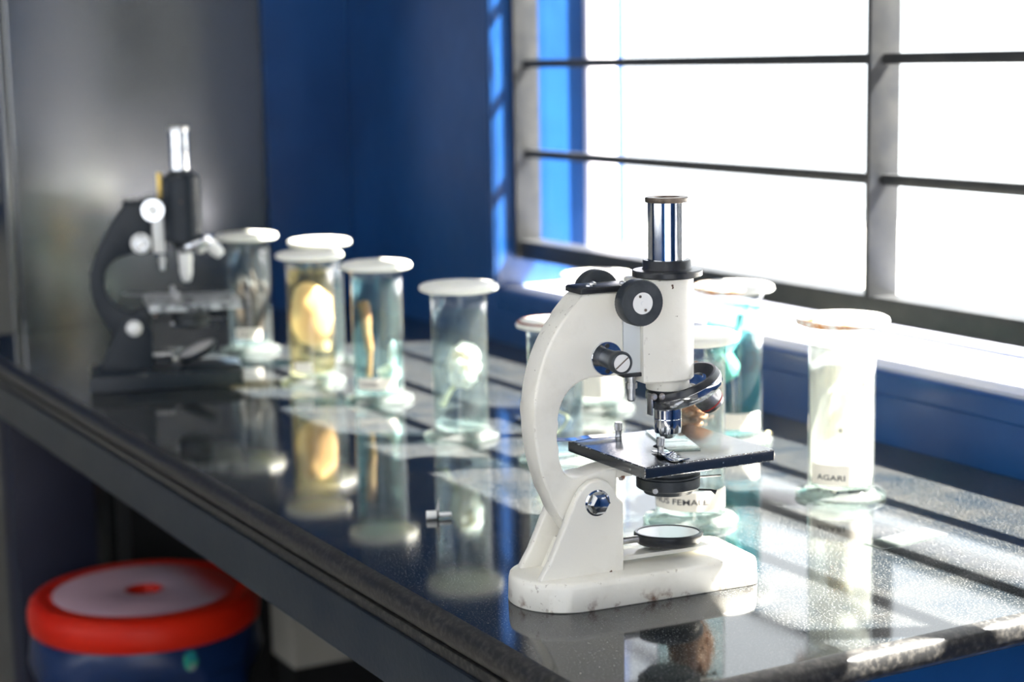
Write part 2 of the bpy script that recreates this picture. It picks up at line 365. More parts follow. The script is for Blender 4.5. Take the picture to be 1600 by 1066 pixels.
# ------------------------------------------------------------ counter
ct = thing('counter', 'long polished black granite counter with rounded front edge running under the window', 'counter', (-1.87, .9, 0))
def cpart(name, bm, m, **k):
    o = obj(name, bm, m, ct, **k); o.matrix_parent_inverse = Matrix.Translation((1.87, -.9, 0)); return o
cpart('worktop', B((XE, YF+.012, CZ-.024), (XN-.012, YW-.001, CZ), 0), M['granite'], smooth=False)
nb = bmesh.new()
def nose_prof():
    return [(0, .0), (-.006, -.001), (-.0105, -.0045), (-.012, -.011), (-.0105, -.018), (-.006, -.0225), (0, -.024)]
pr = nose_prof()
ra = [nb.verts.new((XE, YF+.012+y, CZ+z)) for y, z in pr]
rb = [nb.verts.new((XN-.012, YF+.012+y, CZ+z)) for y, z in pr]
rr = []
for s_ in range(1, 8):
    a = s_/7*PI/2; rr.append([nb.verts.new((XN-.012-y*math.sin(a), YF+.012+y*math.cos(a), CZ+z)) for y, z in pr])
rc = [nb.verts.new((XN-.012-y, YW-.001, CZ+z)) for y, z in pr]
seq = [ra, rb] + rr + [rc]
for A_, D_ in zip(seq, seq[1:]):
    for k in range(6): 
        try: nb.faces.new((A_[k], D_[k], D_[k+1], A_[k+1]))
        except ValueError: pass
bmesh.ops.remove_doubles(nb, verts=nb.verts, dist=1e-5)
cpart('edge_nosing', nb, M['nosing'], angle=60)
cpart('edge_lip', B((XE, YF+.004, CZ-.034), (XN-.03, YF+.03, CZ-.024), .002), M['nosing'])
cpart('fascia', B((XE, YF+.001, CZ-.083), (XN-.03, YF+.022, CZ-.034), .002), M['fascia'])
cpart('end_panel', B((-.965, YF+.02, 0), (XN-.02, YW-.001, CZ-.0245)), M['navy_paint'], smooth=False)
cpart('support_leg', B((-2.71, .60, 0), (-2.63, .72, CZ-.0245), .002), M['under_paint'])
cpart('support_leg', B((-2.15, .99, 0), (-2.11, 1.24, CZ-.0245), .002), M['black_under'])
cpart('back_panel', B((-2.6, 1.225, 0), (-.97, 1.242, CZ-.03)), M['black_under'], smooth=False)
cpart('inner_panel', B((-2.80, .80, 0), (-2.72, 1.03, CZ-.03)), M['black_under'], smooth=False)

# beige storage unit on dark plinth, under the counter
cb = thing('storage_unit', 'beige storage unit on a dark plinth under the counter behind the stool', 'cabinet', (-2.66, 1.10, 0))
def lp(name, bm, m, parent, **k):
    o = obj(name, bm, m, parent, **k); o.matrix_parent_inverse = Matrix.Translation(-Vector(parent.location)); return o
lp('body', B((-2.71, 1.025, .24), (-2.61, 1.215, .72), .003), M['beige_wall'], cb)
lp('plinth', B((-2.71, 1.03, 0), (-2.615, 1.21, .24)), M['black_under'], cb)

# tall cupboard at the end of the counter
cu = thing('tall_cupboard', 'tall glossy dark grey steel cupboard at the far end of the counter', 'cupboard', (-3.1, .88, 0))
lp('carcass', B((-3.34, .668, .04), (XE-.003, 1.088, 2.1), .004, 3), M['cupboard'], cu)
lp('door', B((-3.33, .655, .06), (XE-.012, .667, 2.08), .003), M['cupboard'], cu)
lp('handle', B((-2.9, .642, 1.0), (-2.885, .655, 1.12), .003), M['steel'], cu)
lp('foot', B((-3.30, .69, 0), (-2.85, 1.07, .04)), M['black_under'], cu)

cu.rotation_euler.z = math.radians(1.1); cu.location.x -= .005

# ------------------------------------------------------------ stool
st = thing('stool', 'red and blue round plastic stool with a central hole, tucked half under the counter', 'stool', (-2.4, .72, 0), math.radians(25))
R0 = .162; HT = .48
bm = LA([(.0, 0), (.018, 0), (.0215, .006), (.0215, .0175), (.025, .0195), (.128, .0185), (.134, .0175), (.142, .0205), (.151, .0195), (.158, .013), (.1615, .003), (.162, -.008), (.160, -.022), (.155, -.026), (.153, -.012), (.14, .01), (.03, .013), (0, .0005)][1:-1], n=96)
seat = obj('seat', bm, M['red'], st, angle=70); seat.location = (0, 0, HT-.02)
bm = LA([(.026, .0), (.030, .0012), (.122, .0012), (.127, .0)], n=96); o = obj('seat_face', bm, M['dusty_shaded'], st); o.location = (0, 0, HT-.02+.0192); o.rotation_euler = (0, 0, -math.radians(25)); o['label'] = 'pale worn pinkish face of the seat with painted-in counter shade'
bm = LA([(0, 0), (.021, 0), (.021, .004), (0, .004)], n=40); o = obj('hole_cup', bm, M['red'], st); o.location = (0, 0, HT-.018)
# skirt with scalloped arches
bm = bmesh.new(); n = 96; rows = []
def arch(a):  # lower edge of the skirt between the four legs
    t = abs(((a/(PI/2)) % 1) - .5)*2
    return .075 + .11*max(0, (t-.62)/.38)**.8 if t > .62 else .055 + .02*(t/.62)**2
for rr_, fz in ((.153, 0), (.158, .35), (.163, 1)):
    rows.append([bm.verts.new(((rr_)*math.cos(2*PI*k/n), rr_*math.sin(2*PI*k/n), HT-.03-fz*arch(2*PI*k/n))) for k in range(n)])
for A_, D_ in zip(rows, rows[1:]):
    for k in range(n): bm.faces.new((A_[k], A_[(k+1) % n], D_[(k+1) % n], D_[k]))
o = obj('skirt', bm, M['blue_plastic'], st, angle=60); md = o.modifiers.new('s', 'SOLIDIFY'); md.thickness = .004
for q in range(4):
    a = q*PI/2; bm = bmesh.new(); rings = []
    for t in (0, .25, .5, .75, 1):
        z = (HT-.09)*(1-t)+.0; R_ = .150+.05*t; wd = .036-.012*t
        rings.append([bm.verts.new((R_+dx, dy, z)) for dx, dy in ((.006, -wd), (.012, 0), (.006, wd), (-.012, wd*.8), (-.014, 0), (-.012, -wd*.8))])
    for A_, D_ in zip(rings, rings[1:]):
        for k in range(6): bm.faces.new((A_[k], A_[(k+1) % 6], D_[(k+1) % 6], D_[k]))
    bm.faces.new(rings[0]); bm.faces.new(rings[-1])
    bmesh.ops.rotate(bm, verts=bm.verts, cent=(0, 0, 0), matrix=Matrix.Rotation(a, 3, 'Z'))
    obj('leg', bm, M['blue_plastic'], st, angle=40)
sa = math.atan2(.72*-1+.0, 2.4)  # towards camera
bm = LA([(0, .0012), (.0075, .0012), (.0095, .0006), (.0095, 0)], n=24)
o = obj('sticker', bm, M['sticker'], st); o['label'] = 'small round shiny blue and green sticker'
aa = math.radians(4) - math.radians(25)
o.location = (.1605*math.cos(aa), .1605*math.sin(aa), HT-.062); o.rotation_euler = Vector((math.cos(aa), math.sin(aa), .08)).to_track_quat('Z', 'Y').to_euler(); o.scale = (1.1, 1.5, 1)

# ------------------------------------------------------------ microscope
ARM = [(.014, .236), (.003, .2245), (-.009, .2095), (-.019, .1905), (-.0255, .169), (-.0278, .147), (-.0268, .125), (-.0225, .103), (-.015, .082), (-.005, .063), (.006, .048), (.020, .044), (.034, .052), (.040, .068), (.041, .1), (.03, .1005),
       (.017, .0975), (.006, .0965), (-.002, .100), (-.0065, .109), (-.0085, .122), (-.0085, .136), (-.0065, .150), (-.001, .161), (.008, .1685), (.018, .172), (.047, .172), (.047, .236)]
def knurled(r, z0, z1, n=90, b=.0008):
    return [(0, z0), (r-b, z0), (r, z0+b), (r, z1-b), (r-b, z1), (0, z1)]
def microscope(loc, az, P, label, dark=False):
    t = thing('microscope', label, 'microscope', loc, math.radians(az))
    def p(name, bm, m, parent=t, **k): return obj(name, bm, m, parent, **k)
    body, blk = P['body'], P['trim']
    # base: round heel, straight sides
    pts = []
    hw = .0425
    for k in range(25):
        a = PI/2 + PI*k/24; pts.append((.0+hw*math.cos(a), hw*math.sin(a)))
    for cx_, cy_, a0 in ((.142, -.0285, -PI/2), (.142, .0285, 0)):
        for k in range(7): a = a0 + PI/2*k/6; pts.append((cx_+.012*math.cos(a), cy_+.010*math.sin(a)))
    if dark:
        pts = [(-.040, .046), (-.040, -.046), (.15, -.048), (.155, -.043), (.155, .043), (.15, .048)]
    def ring(bm, s, z): return [bm.verts.new(((x-.055)*(1-s/.1)+.055, y*(1-s/.0425), z)) for x, y in pts]
    bm = bmesh.new(); H = .0225 if not dark else .0225
    rs = [ring(bm, s, z) for s, z in ((.001, .0), (0, .001), (.0006, H-.005), (.0014, H-.0018), (.004, H))]
    for A_, D_ in zip(rs, rs[1:]):
        for k in range(len(pts)): bm.faces.new((A_[k], A_[(k+1) % len(pts)], D_[(k+1) % len(pts)], D_[k]))
    bm.faces.new(rs[0]); bm.faces.new(rs[-1]); bmesh.ops.triangulate(bm, faces=[f for f in bm.faces if len(f.verts) > 4])
    b_ = p('base', bm, body, angle=50)
    if not dark:
        # slot in the foot
        cut = obj('slot_cutter', B((.052, -.0125, .012), (.132, .0125, .05), .003), body, None)
        md = b_.modifiers.new('slot', 'BOOLEAN'); md.operation = 'DIFFERENCE'; md.object = cut; md.solver = 'EXACT'
        dg = bpy.context.evaluated_depsgraph_get(); me = bpy.data.meshes.new_from_object(b_.evaluated_get(dg)); b_.modifiers.clear(); b_.data = me
        me.polygons.foreach_set('use_smooth', [True]*len(me.polygons)); me.set_sharp_from_angle(angle=math.radians(50))
        bpy.data.objects.remove(cut)
        p('slot_lining', B((.053, -.0118, .0123), (.131, .0118, .0135)), M['black_under'], smooth=False)
    # inverted-U pillar: two cheeks and a web between
    ch = [(-.0295, H-.001), (-.020, .037), (-.003, .073), (.001, .082), (.006, .0895), (.013, .0945), (.021, .0955), (.0285, .0925), (.0335, .087), (.036, .08), (.041, .075), (.041, H-.001)]
    for s in (-1, 1): p('pillar_cheek', prism(bmesh.new(), ch, s*.0155, s*.0235, .0018, 3), body, angle=50)
    p('pillar_web', prism(bmesh.new(), [(-.012, H-.001), (.0, .045), (.014, .045), (.03, .06), (.041, .06), (.041, H-.001)], -.0157, .0157), body)
    # arm
    pa = [(v.x, v.z) for v in catmull([Vector((x, 0, z)) for x, z in ARM[:11]], 4)] + ARM[11:16] + [(v.x, v.z) for v in catmull([Vector((x, 0, z)) for x, z in ARM[16:26]], 4)] + ARM[26:]
    if dark:
        O = [(.0176, .2405), (.002, .221), (-.0096, .202), (-.023, .178), (-.033, .1516), (-.0345, .132), (-.0305, .111), (-.021, .089), (-.008, .068), (.006, .05), (.02, .046), (.034, .052), (.040, .068), (.041, .1), (.03, .1), (.0171, .097), (.0071, .099), (-.002, .1055), (-.010, .1145), (-.0145, .125), (-.0154, .1365), (-.0145, .149), (-.009, .160), (.004, .169), (.0214, .1733), (.047, .174), (.047, .2405)]
        pa = O
    p('arm', prism(bmesh.new(), pa, -.0135, .0135, .0022 if not dark else .0014, 3), body, angle=45)
    bl_ = bmesh.new(); lathe(bl_, [(0, -.0005), (.0102, -.0005), (.0102, .001), (.0088, .0015)], c=(.0185, -.0235, .078), axis=(0, -1, 0), n=28)
    lathe(bl_, [(.0085, .0012), (.0085, .006), (.0065, .0078), (.003, .0084), (0, .0085)], c=(.0185, -.0235, .078), axis=(0, -1, 0), n=6 if not dark else 24)
    p('hinge_bolt', bl_, P['bolt'], angle=30)
    # top plate
    p('cap_plate', prism(bmesh.new(), [(.0115, .236), (.0115, .2395), (.0135, .2408), (.06, .2408), (.06, .236)], -.0145, .0145, .0008), blk if not dark else body)
    for (sx, sy) in ((.022, -.006), (.03, .004), (.052, -.003)):
        p('cap_screw', LA([(.0028, 0), (.0026, .0012), (.0012, .0021), (0, .0022)], c=(sx, sy, .2408), n=16), M['steel'])
    # rack slide
    p('rack_slide', B((.0478, -.0115, .1725), (.0625, .0115, .2400), .001), P['slide'])
    p('slide_foot', B((.0475, -.0125, .1695), (.066, .0125, .1725), .0006), blk)
    bm = LA([(0, -.0205), (.0022, -.0205), (.0032, -.0195), (.0032, -.0105), (.0046, -.0105), (.0046, -.006), (.0036, -.006), (.0036, 0), (0, 0)], c=(.0585, -.003, .1697), n=14)
    p('stop_screw', bm, M['steel'], angle=25)
    if dark: p('rack_strip', B((.0565, -.006, .2408), (.0625, .004, .275), .0008), M['brass'])
    # body tube, rounded block that wraps the cylinder
    top = .2435 if not dark else .268; bot = .164 if not dark else .186
    bm = bmesh.new(); o2 = []
    for k in range(33):
        a = -PI/2 + PI*k/32; o2.append((.0905+.0212*math.cos(a), .0212*math.sin(a)))
    o2 += [(.078, .0212), (.066, .018), (.0626, .016), (.0626, -.016), (.066, -.018), (.078, -.0212)]
    def rg(z, s=0): return [bm.verts.new((.0885+(x-.0885)*(1-s), y*(1-s), z)) for x, y in o2]
    rs = [rg(bot, .06), rg(bot+.0015), rg(top-.001), rg(top, .05)]
    for A_, D_ in zip(rs, rs[1:]):
        for k in range(len(o2)): bm.faces.new((A_[k], A_[(k+1) % len(o2)], D_[(k+1) % len(o2)], D_[k]))
    bm.faces.new(rs[0]); bm.faces.new(rs[-1])
    p('body_tube', bm, body, angle=40)
    ax = .0915
    p('tube_neck', LA([(0, bot-.008), (.0165, bot-.008), (.017, bot-.007), (.017, bot+.001), (0, bot+.001)], c=(ax, 0, 0)), body)
    if not dark:
        p('collar', LA([(0, .2435), (.0262, .2435), (.0272, .2445), (.0272, .2478), (.0262, .2488), (.0195, .2493), (.0187, .2505), (.0187, .2555), (.018, .2565), (0, .2565)], c=(ax, 0, 0), n=64), blk, angle=40)
        p('eyepiece_tube', LA([(.0148, .255), (.0148, .3012), (.0138, .3018)], c=(ax, 0, 0), n=64), M['chrome'])
        e = p('eyepiece_cap', LA([(.0148, .3005), (.0162, .3005), (.0167, .3012), (.0167, .3038), (.0161, .3045), (.0100, .3045), (.0085, .3030), (.0085, .3015), (0, .3013)], c=(ax, 0, 0), n=64), M['bronze'], angle=40)
    else:
        p('collar', LA([(0, .268), (.0235, .268), (.0235, .270), (.016, .2745), (.014, .278), (0, .278)], c=(.088, 0, 0), n=48), blk, angle=40)
        p('eyepiece_tube', LA([(.0125, .276), (.0125, .328), (.0115, .3285)], c=(.0865, 0, 0), n=48), M['chrome'])
        p('eyepiece_cap', LA([(.0125, .3275), (.0132, .3275), (.0132, .3325), (.0125, .333), (.007, .333), (.006, .331), (0, .331)], c=(.0865, 0, 0), n=48), M['steel'], angle=40)
    # coarse focus knobs
    kz = .2303; kx = .0485; kr = .0173 if not dark else .0145
    wob = lambda k, z: 1 + (.012 if k % 2 else 0)
    for s in (-1, 1):
        bm = LA([(0, .030), (kr*.93, .030), (kr, .0312), (kr, .0415), (kr*.95, .0432), (kr*.5, .0432), (kr*.5, .0428), (0, .0428)], c=(kx, 0, kz), axis=(0, s, 0), n=96, wob=wob)
        kb = p('coarse_knob', bm, P['knob'], angle=50)
        o = obj('knob_disc', LA([(0, .0437), (.0015, .0437), (.0016, .0431), (kr*.47, .0431), (kr*.47, .0425)], c=(kx, 0, kz), axis=(0, s, 0), n=40), P['kdisc'], kb)
        bm = bmesh.new()
        for dx, dz in ((-.0022, .0052), (.0022, -.0052)): lathe(bm, [(0, .0434), (.0011, .0434), (.0011, .0430)], c=(kx+dx, 0, kz+dz), axis=(0, s, 0), n=12)
        obj('pin_hole', bm, M['bronze'], kb)
        lathe(bm2 := bmesh.new(), [(.006, .010), (.006, .031)], c=(kx, 0, kz), axis=(0, s, 0), n=24); obj('shaft', bm2, M['steel'], kb)
    # fine focus
    fx, fz = .0325, .1862
    for s in (-1, 1):
        fl = p('fine_flange', LA([(0, .0150), (.0125, .0150), (.0130, .0144), (.0130, .0130)], c=(fx, 0, fz), axis=(0, s, 0), n=48), P['flange'], angle=40)
        bm = bmesh.new()
        for dz in (.0098, -.0098): lathe(bm, [(0, .0160), (.0016, .0160), (.0018, .0150)], c=(fx, 0, fz+dz), axis=(0, s, 0), n=14)
        obj('flange_screw', bm, M['iron'], fl)
        fk = p('fine_knob', LA([(0, .015), (.0068, .015), (.0070, .017), (.0074, .0305), (.0086, .032), (.0088, .0395), (.0080, .0403), (.0070, .0403), (.0070, .0396), (0, .0396)], c=(fx, 0, fz), axis=(0, s, 0), n=72, wob=lambda k, z: 1+(.02 if k % 2 and z < .031 else 0)), P['knob'], angle=50)
        dsc = obj('knob_disc', LA([(0, .0399), (.0066, .0399), (.0068, .0393)], c=(fx, 0, fz), axis=(0, s, 0), n=32), P['kdisc2'], fk)
        bx = B((-.0064, -.0002, -.0005), (.0064, .0002, .0005)); bmesh.ops.rotate(bx, verts=bx.verts, cent=(0, 0, 0), matrix=Matrix.Rotation(math.radians(-38), 3, 'Y')); bmesh.ops.translate(bx, verts=bx.verts, vec=(fx, s*.0399, fz))
        obj('slot', bx, M['bronze'], fk)
    # revolving nosepiece, tilted
    dzv = 0 if not dark else .028
    tilt = math.radians(21); axd = Vector((-math.sin(tilt), 0, math.cos(tilt)))
    nc = Vector((.1045, 0, .1585+dzv)) if not dark else Vector((.102, 0, .1845))
    sc_ = 1 if not dark else .8
    sx_ = .0915 if not dark else .088
    p('nose_collar', LA([(0, .1495+dzv), (.0158, .1495+dzv), (.0158, .1568+dzv), (0, .1568+dzv)], c=(sx_, 0, 0), n=40), blk)
    p('nosepiece_dish', LA([(0, .0008), (.014*sc_, .0012), (.0225*sc_, .0042*sc_), (.0268*sc_, .0078*sc_), (.0285*sc_, .0076*sc_), (.0305*sc_, .0035*sc_), (.0305*sc_, .0005), (0, .0004)], c=nc - axd*.0035, axis=axd, n=72), P['dish'], angle=40)
    p('nosepiece_ring', LA([(0, -.0078*sc_), (.022*sc_, -.0078*sc_), (.0285*sc_, -.006*sc_), (.0308*sc_, -.003*sc_), (.0308*sc_, .0026*sc_), (.0302*sc_, .0031*sc_), (0, .003*sc_)], c=nc - axd*.0035, axis=axd, n=72), M['chrome'], angle=40)
    if not dark:
        p('spring_catch', B((.0718, -.010, .1375), (.0736, -.003, .1545), .0006), M['steel'])
        p('catch_screw', LA([(0, .0022), (.0018, .002), (.0026, .0006), (.0026, -.001)], c=(.0735, -.0118, .1525), axis=(0, -1, 0), n=16), M['rusty'])
        p('catch_screw', LA([(0, .0022), (.0018, .002), (.0026, .0006), (.0026, -.001)], c=(.0795, -.0140, .1525), axis=(0, -1, 0), n=16), M['rusty'])
        o = p('objective', LA([(0, .1165), (.0040, .1165), (.0062, .1182), (.0070, .1205), (.0102, .1212), (.0108, .1248), (.0108, .1318), (.0104, .1322), (.0108, .1326), (.0108, .1402), (.0115, .1406), (.0118, .1412), (.0118, .1462), (.0110, .147), (.0108, .151), (0, .151)], c=(ax, 0, 0), n=80, wob=lambda k, z: 1+(.025 if (k % 2 and .1405 < z < .1465) else 0)), M['chrome'], angle=32)
        d2 = Vector((math.sin(2*tilt), 0, -math.cos(2*tilt))).normalized(); c2 = nc + Vector((.0095, 0, .001))
        p('objective', LA([(.009, 0), (.0095, .012), (.0112, .014), (.0112, .021), (.0095, .0275), (.0078, .0278), (.007, .0265), (0, .0262)], c=c2, axis=d2, n=48), P['obj2'], angle=32)
        p('objective_band', LA([(.01085, .0232), (.0108, .0244), (.0104, .0244), (.0105, .0232)], c=c2, axis=d2, n=48), M['redring'])
        d3 = Vector((math.sin(tilt)*1.1, .75, -.9)).normalized()
        p('objective', LA([(.009, 0), (.0105, .010), (.0105, .019), (.006, .024), (0, .024)], c=nc + Vector((.006, .014, 0)), axis=d3, n=32), M['chrome'], angle=32)
    else:
        p('objective', LA([(0, .1325), (.0042, .1325), (.0058, .1345), (.0072, .1400), (.0084, .1440), (.0084, .158), (.0095, .1585), (.0095, .172), (.009, .18), (0, .18)], c=(.0885, 0, 0), n=40), M['satin'], angle=32)
        d2 = Vector((math.sin(2*tilt), 0, -math.cos(2*tilt))).normalized()
        p('objective', LA([(.0075, 0), (.0085, .006), (.0085, .016), (.0065, .024), (.004, .025), (0, .025)], c=nc + Vector((.016, 0, -.001)), axis=d2, n=32), M['satin'], angle=32)
        p('objective', LA([(.0075, 0), (.0085, .006), (.0085, .012), (.0065, .017), (0, .018)], c=nc + Vector((.004, .014, -.001)), axis=Vector((.3, .75, -.9)).normalized(), n=32), M['satin'], angle=32)
    # stage
    so = B((-.0590, -.0575, -.0092), (.0590, .0575, 0), .0016, 3)
    sg = p('stage', so, P['stage'], angle=25); sg.location = (.0945, .003, .110); sg.rotation_euler = (0, 0, math.radians(5 if not dark else 3))
    obj('aperture', LA([(0, .0003), (.009, .0003), (.0095, 0)], c=(-.006, -.003, 0), n=32), M['black_under'], sg)
    p('stage_bracket', B((.030, -.0125, .0925), (.055, .0125, .1008), .0015), body)
    for sy in (-.008, .008): p('bracket_screw', LA([(0, -.0028), (.002, -.0024), (.0028, 0), (.0028, .0015)], c=(.046, sy-.002, .0922), n=14), M['rusty'])
    # stage clips: pin, thumb screw, sprung blade
    for (px, py, path) in (((.0715, .046, [(.0715, .046, .0012), (.060, .0465, .0018), (.045, .048, .0022), (.030, .050, .0012), (.008, .056, .0030)]) if True else None),
                           (.0745, -.0205, [(.0745, -.0165, .0012), (.0738, -.024, .0016), (.0715, -.036, .0034), (.0715, -.048, .0010), (.073, -.056, .0012), (.0745, -.0615, .0032)])):
        cl = p('clip_pin', LA([(0, .0125), (.0026, .0125), (.0032, .0118), (.0032, .0062), (.0028, .0058), (.0026, .0045), (.0026, 0)], c=(px, py, .110), n=28, wob=lambda k, z: 1+(.06 if (k % 2 and z > .006) else 0)), M['steel'], angle=25)
        bm = bmesh.new(); pts2 = catmull([Vector(q) for q in path], 5); L_ = []; 
        for i, q in enumerate(pts2):
            tdir = (pts2[min(i+1, len(pts2)-1)] - pts2[max(i-1, 0)]); tdir.z = 0; tdir.normalize(); nn = Vector((-tdir.y, tdir.x, 0))
            wd = .0058 if i < len(pts2)-2 else .0034
            L_.append([bm.verts.new(Vector((0, 0, .110)) + q + nn*wd*e + Vector((0, 0, h))) for e, h in ((-1, 0), (1, 0), (1, .0006), (-1, .0006))])
        for A_, D_ in zip(L_, L_[1:]):
            for k in range(4): bm.faces.new((A_[k], A_[(k+1) % 4], D_[(k+1) % 4], D_[k]))
        bm.faces.new(L_[0]); bm.faces.new(L_[-1])
        obj('clip_blade', bm, M['chrome'] if not dark else M['steel'], cl)
    # condenser under the stage
    p('condenser', LA([(0, .0735), (.0190, .0735), (.0195, .0745), (.0205, .0765), (.0238, .0775), (.0250, .0785), (.0250, .0860), (.0240, .0868), (.0252, .0872), (.0252, .0882), (.0225, .0895), (.022, .1008), (0, .1008)], c=(.0915, 0, 0), n=72), P['cond'], angle=30)
    p('iris_lever', tube(bmesh.new(), [(.112, -.012, .0752), (.120, -.017, .0752), (.1235, -.0195, .0735)], [.0008, .0008, .0022], 10), blk)
    p('filter_arm', tube(bmesh.new(), [(.113, -.004, .0835), (.134, -.008, .0835)], .0009, 8), M['steel'])
    p('condenser_screw', LA([(0, .0), (.0018, .0), (.0021, .001), (.0021, .005), (0, .005)], c=(.068, -.022, .082), axis=(-.35, -1, 0), n=20), M['steel'])
    # mirror
    mt_ = Vector((.03, .05, 1)).normalized() if not dark else Vector((-.42, -.1, 1)).normalized()
    mc = Vector((.0915, 0, .0385)) if not dark else Vector((.098, 0, .042))
    mr = p('mirror_cup', LA([(0, -.0085), (.016, -.0085), (.0245, -.006), (.0272, -.002), (.0272, .002), (.0262, .003), (.0245, .003), (.0240, .0018), (0, .0018)], c=mc, axis=mt_, n=64), blk, angle=40)
    obj('mirror_face', LA([(0, .0020), (.020, .0024), (.0242, .0024), (.0244, .0016)], c=mc, axis=mt_, n=64), M['mirror'], mr)
    p('mirror_pivot', tube(bmesh.new(), [(.040, 0, .0385), (.066, 0, .0385)], .0028, 16), M['steel'])
    p('mirror_bracket', B((.040, -.010, .0255), (.125, .010, .029), .0012), body) if not dark else p('mirror_bracket', B((.040, -.006, .0275), (.066, .006, .035), .0012), body)
    return t
whiteP = dict(body=M['cream'], trim=M['plainblack'], bolt=M['chrome'], slide=M['creamslide'], knob=M['knob'], kdisc=M['satin'], kdisc2=M['satin'], flange=M['chrome'], dish=M['plainblack'], obj2=M['steel'], stage=M['stagetop'], cond=M['knob'])
darkP = dict(body=M['dark_enamel'], trim=M['dark_enamel'], bolt=M['satin'], slide=M['satin'], knob=M['chrome'], kdisc=M['satin'], kdisc2=M['steel'], flange=M['satin'], dish=M['chrome'], obj2=M['satin'], stage=M['worn_stage'], cond=M['knob'])
microscope((-1.149, .674, CZ), 84, whiteP, 'cream white enamelled microscope with black stage, nearest the camera on the counter')
microscope((-2.255, .662, CZ), 74, darkP, 'old dark grey microscope with worn stage at the far end of the counter', True)

# ------------------------------------------------------------ specimen jars
def arc_patch(r, z0, z1, a0, a1, n=24, th=.0003, slope=0):
    bm = bmesh.new(); rs = []
    for i in range(n+1):
        a = a0+(a1-a0)*i/n; dz = slope*(i/n-.5)
        rs.append([bm.verts.new((rr_*math.cos(a), rr_*math.sin(a), z+dz)) for rr_, z in ((r, z0), (r+th, z0), (r+th, z1), (r, z1))])
    for A_, D_ in zip(rs, rs[1:]):
        for k in range(4): bm.faces.new((A_[k], A_[(k+1) % 4], D_[(k+1) % 4], D_[k]))
    bm.faces.new(rs[0]); bm.faces.new(rs[-1]); return bm
def wrap_text(s, size, r, z, a0, width):
    cu_ = bpy.data.curves.new('t', 'FONT'); cu_.body = s; cu_.size = size; cu_.resolution_u = 3; cu_.extrude = 0; cu_.offset = size*.012
    o = bpy.data.objects.new('t', cu_); COL.objects.link(o); dg = bpy.context.evaluated_depsgraph_get(); dg.update()
    me = bpy.data.meshes.new_from_object(o.evaluated_get(dg)); bm = bmesh.new(); bm.from_mesh(me); bpy.data.objects.remove(o); bpy.data.curves.remove(cu_)
    bmesh.ops.subdivide_edges(bm, edges=[e for e in bm.edges if e.calc_length() > size*.4], cuts=2)
    mx = max(v.co.x for v in bm.verts); k = width/mx
    for v in bm.verts:
        a = a0 + v.co.x*k/r; v.co = Vector((r*math.cos(a), r*math.sin(a), z+v.co.y))
    return bm
JG = 'glass specimen jars with white lids'
def jar(x, y, label, liq, spec, lid='lid', rot=0, text=None, lvl=.142, lab=None, ring=False, s=1.0, h=1.0, txt_a=None):
    camdir = math.atan2(-y, -x)
    t = thing('specimen_jar', label, 'jar', (x, y, CZ), rot, JG)
    # foot, wall, rim
    obj('foot', LA([(0, 0), (.038, 0), (.0418, .0012), (.0425, .0032), (.0405, .0055), (.034, .0068), (.0315, .0095)], n=64), M['foot'], t, angle=70)
    obj('glass_wall', LA([(.0315, .0090), (.0308, .013), (.0308, .150), (.0312, .158), (.0328, .1608), (.0345, .162), (.0340, .163)], n=64), M['glass'], t, angle=70)
    obj('glass_bottom', LA([(0, .0105), (.024, .0105), (.0285, .0125), (.0295, .0165)], n=64), M['foot'], t, angle=70)
    obj('lid', LA([(0, .1625), (.039, .1625), (.0425, .1640), (.0435, .1665), (.0425, .1692), (.0395, .1708), (.030, .1722), (0, .1726)], n=64), M[lid], t, angle=70)
    if ring: obj('wax_ring', LA([(.0432, .1672), (.0418, .1700), (.0395, .1713), (.0385, .1711), (.0385, .1705)], n=64), M['wax'], t)
    obj('liquid', LA([(0, .0170), (.0265, .0170), (.0285, .0185), (.0288, .022), (.0288, lvl), (0, lvl)], n=64), LQ[liq], t, angle=60)
    if lab:
        a0, a1, z0, z1 = lab
        lb = obj('label', arc_patch(.0309, z0, z1, camdir+math.radians(a0), camdir+math.radians(a1)), M['paper'], t)
        if text:
            s_, size, ta0, ta1, tz = text
            obj('lettering', wrap_text(s_, size, .0314, tz, camdir+math.radians(ta0), .0314*math.radians(ta1-ta0)), M['ink'], lb)
    for nm, bm, m in spec(camdir): obj(nm, bm, m, t, angle=60)
    return t
def at(cd, side, fwd, z):
    """offset in the jar: side = to the right seen from camera, fwd = towards camera"""
    return Vector((math.cos(cd)*fwd - math.sin(cd)*side, math.sin(cd)*fwd + math.cos(cd)*side, z))
def sp_j1(cd):
    for k in range(9):
        s = (k-4)*.0046; bm = tube(bmesh.new(), catmull([at(cd, s*.7, .004*math.sin(k*2), .03), at(cd, s, .006*math.cos(k), .06), at(cd, s*1.1+.002, .004, .085+.012*math.sin(k*1.7)), at(cd, s*.8-.004, 0, .105+.014*math.sin(k*2.3))], 4), [.0052]*6+[.0045]*4+[.0028]*2+[.0015], 8)
        yield 'frond', bm, M['brown_spec']
def sp_j2(cd):
    R_ = Matrix.Rotation(cd+PI/2, 3, 'Z')
    bm = blob((0, 0, 0), (.0275, .011, .043), .12, 40, 4, 3); bmesh.ops.rotate(bm, verts=bm.verts, cent=(0, 0, 0), matrix=R_); bmesh.ops.translate(bm, verts=bm.verts, vec=(0, 0, .090)); yield 'specimen', bm, M['amber_spec']
def sp_j2b(cd): yield 'specimen', blob((0, 0, .06), (.010, .008, .03), .3, 60, 3, 5), M['white_spec']
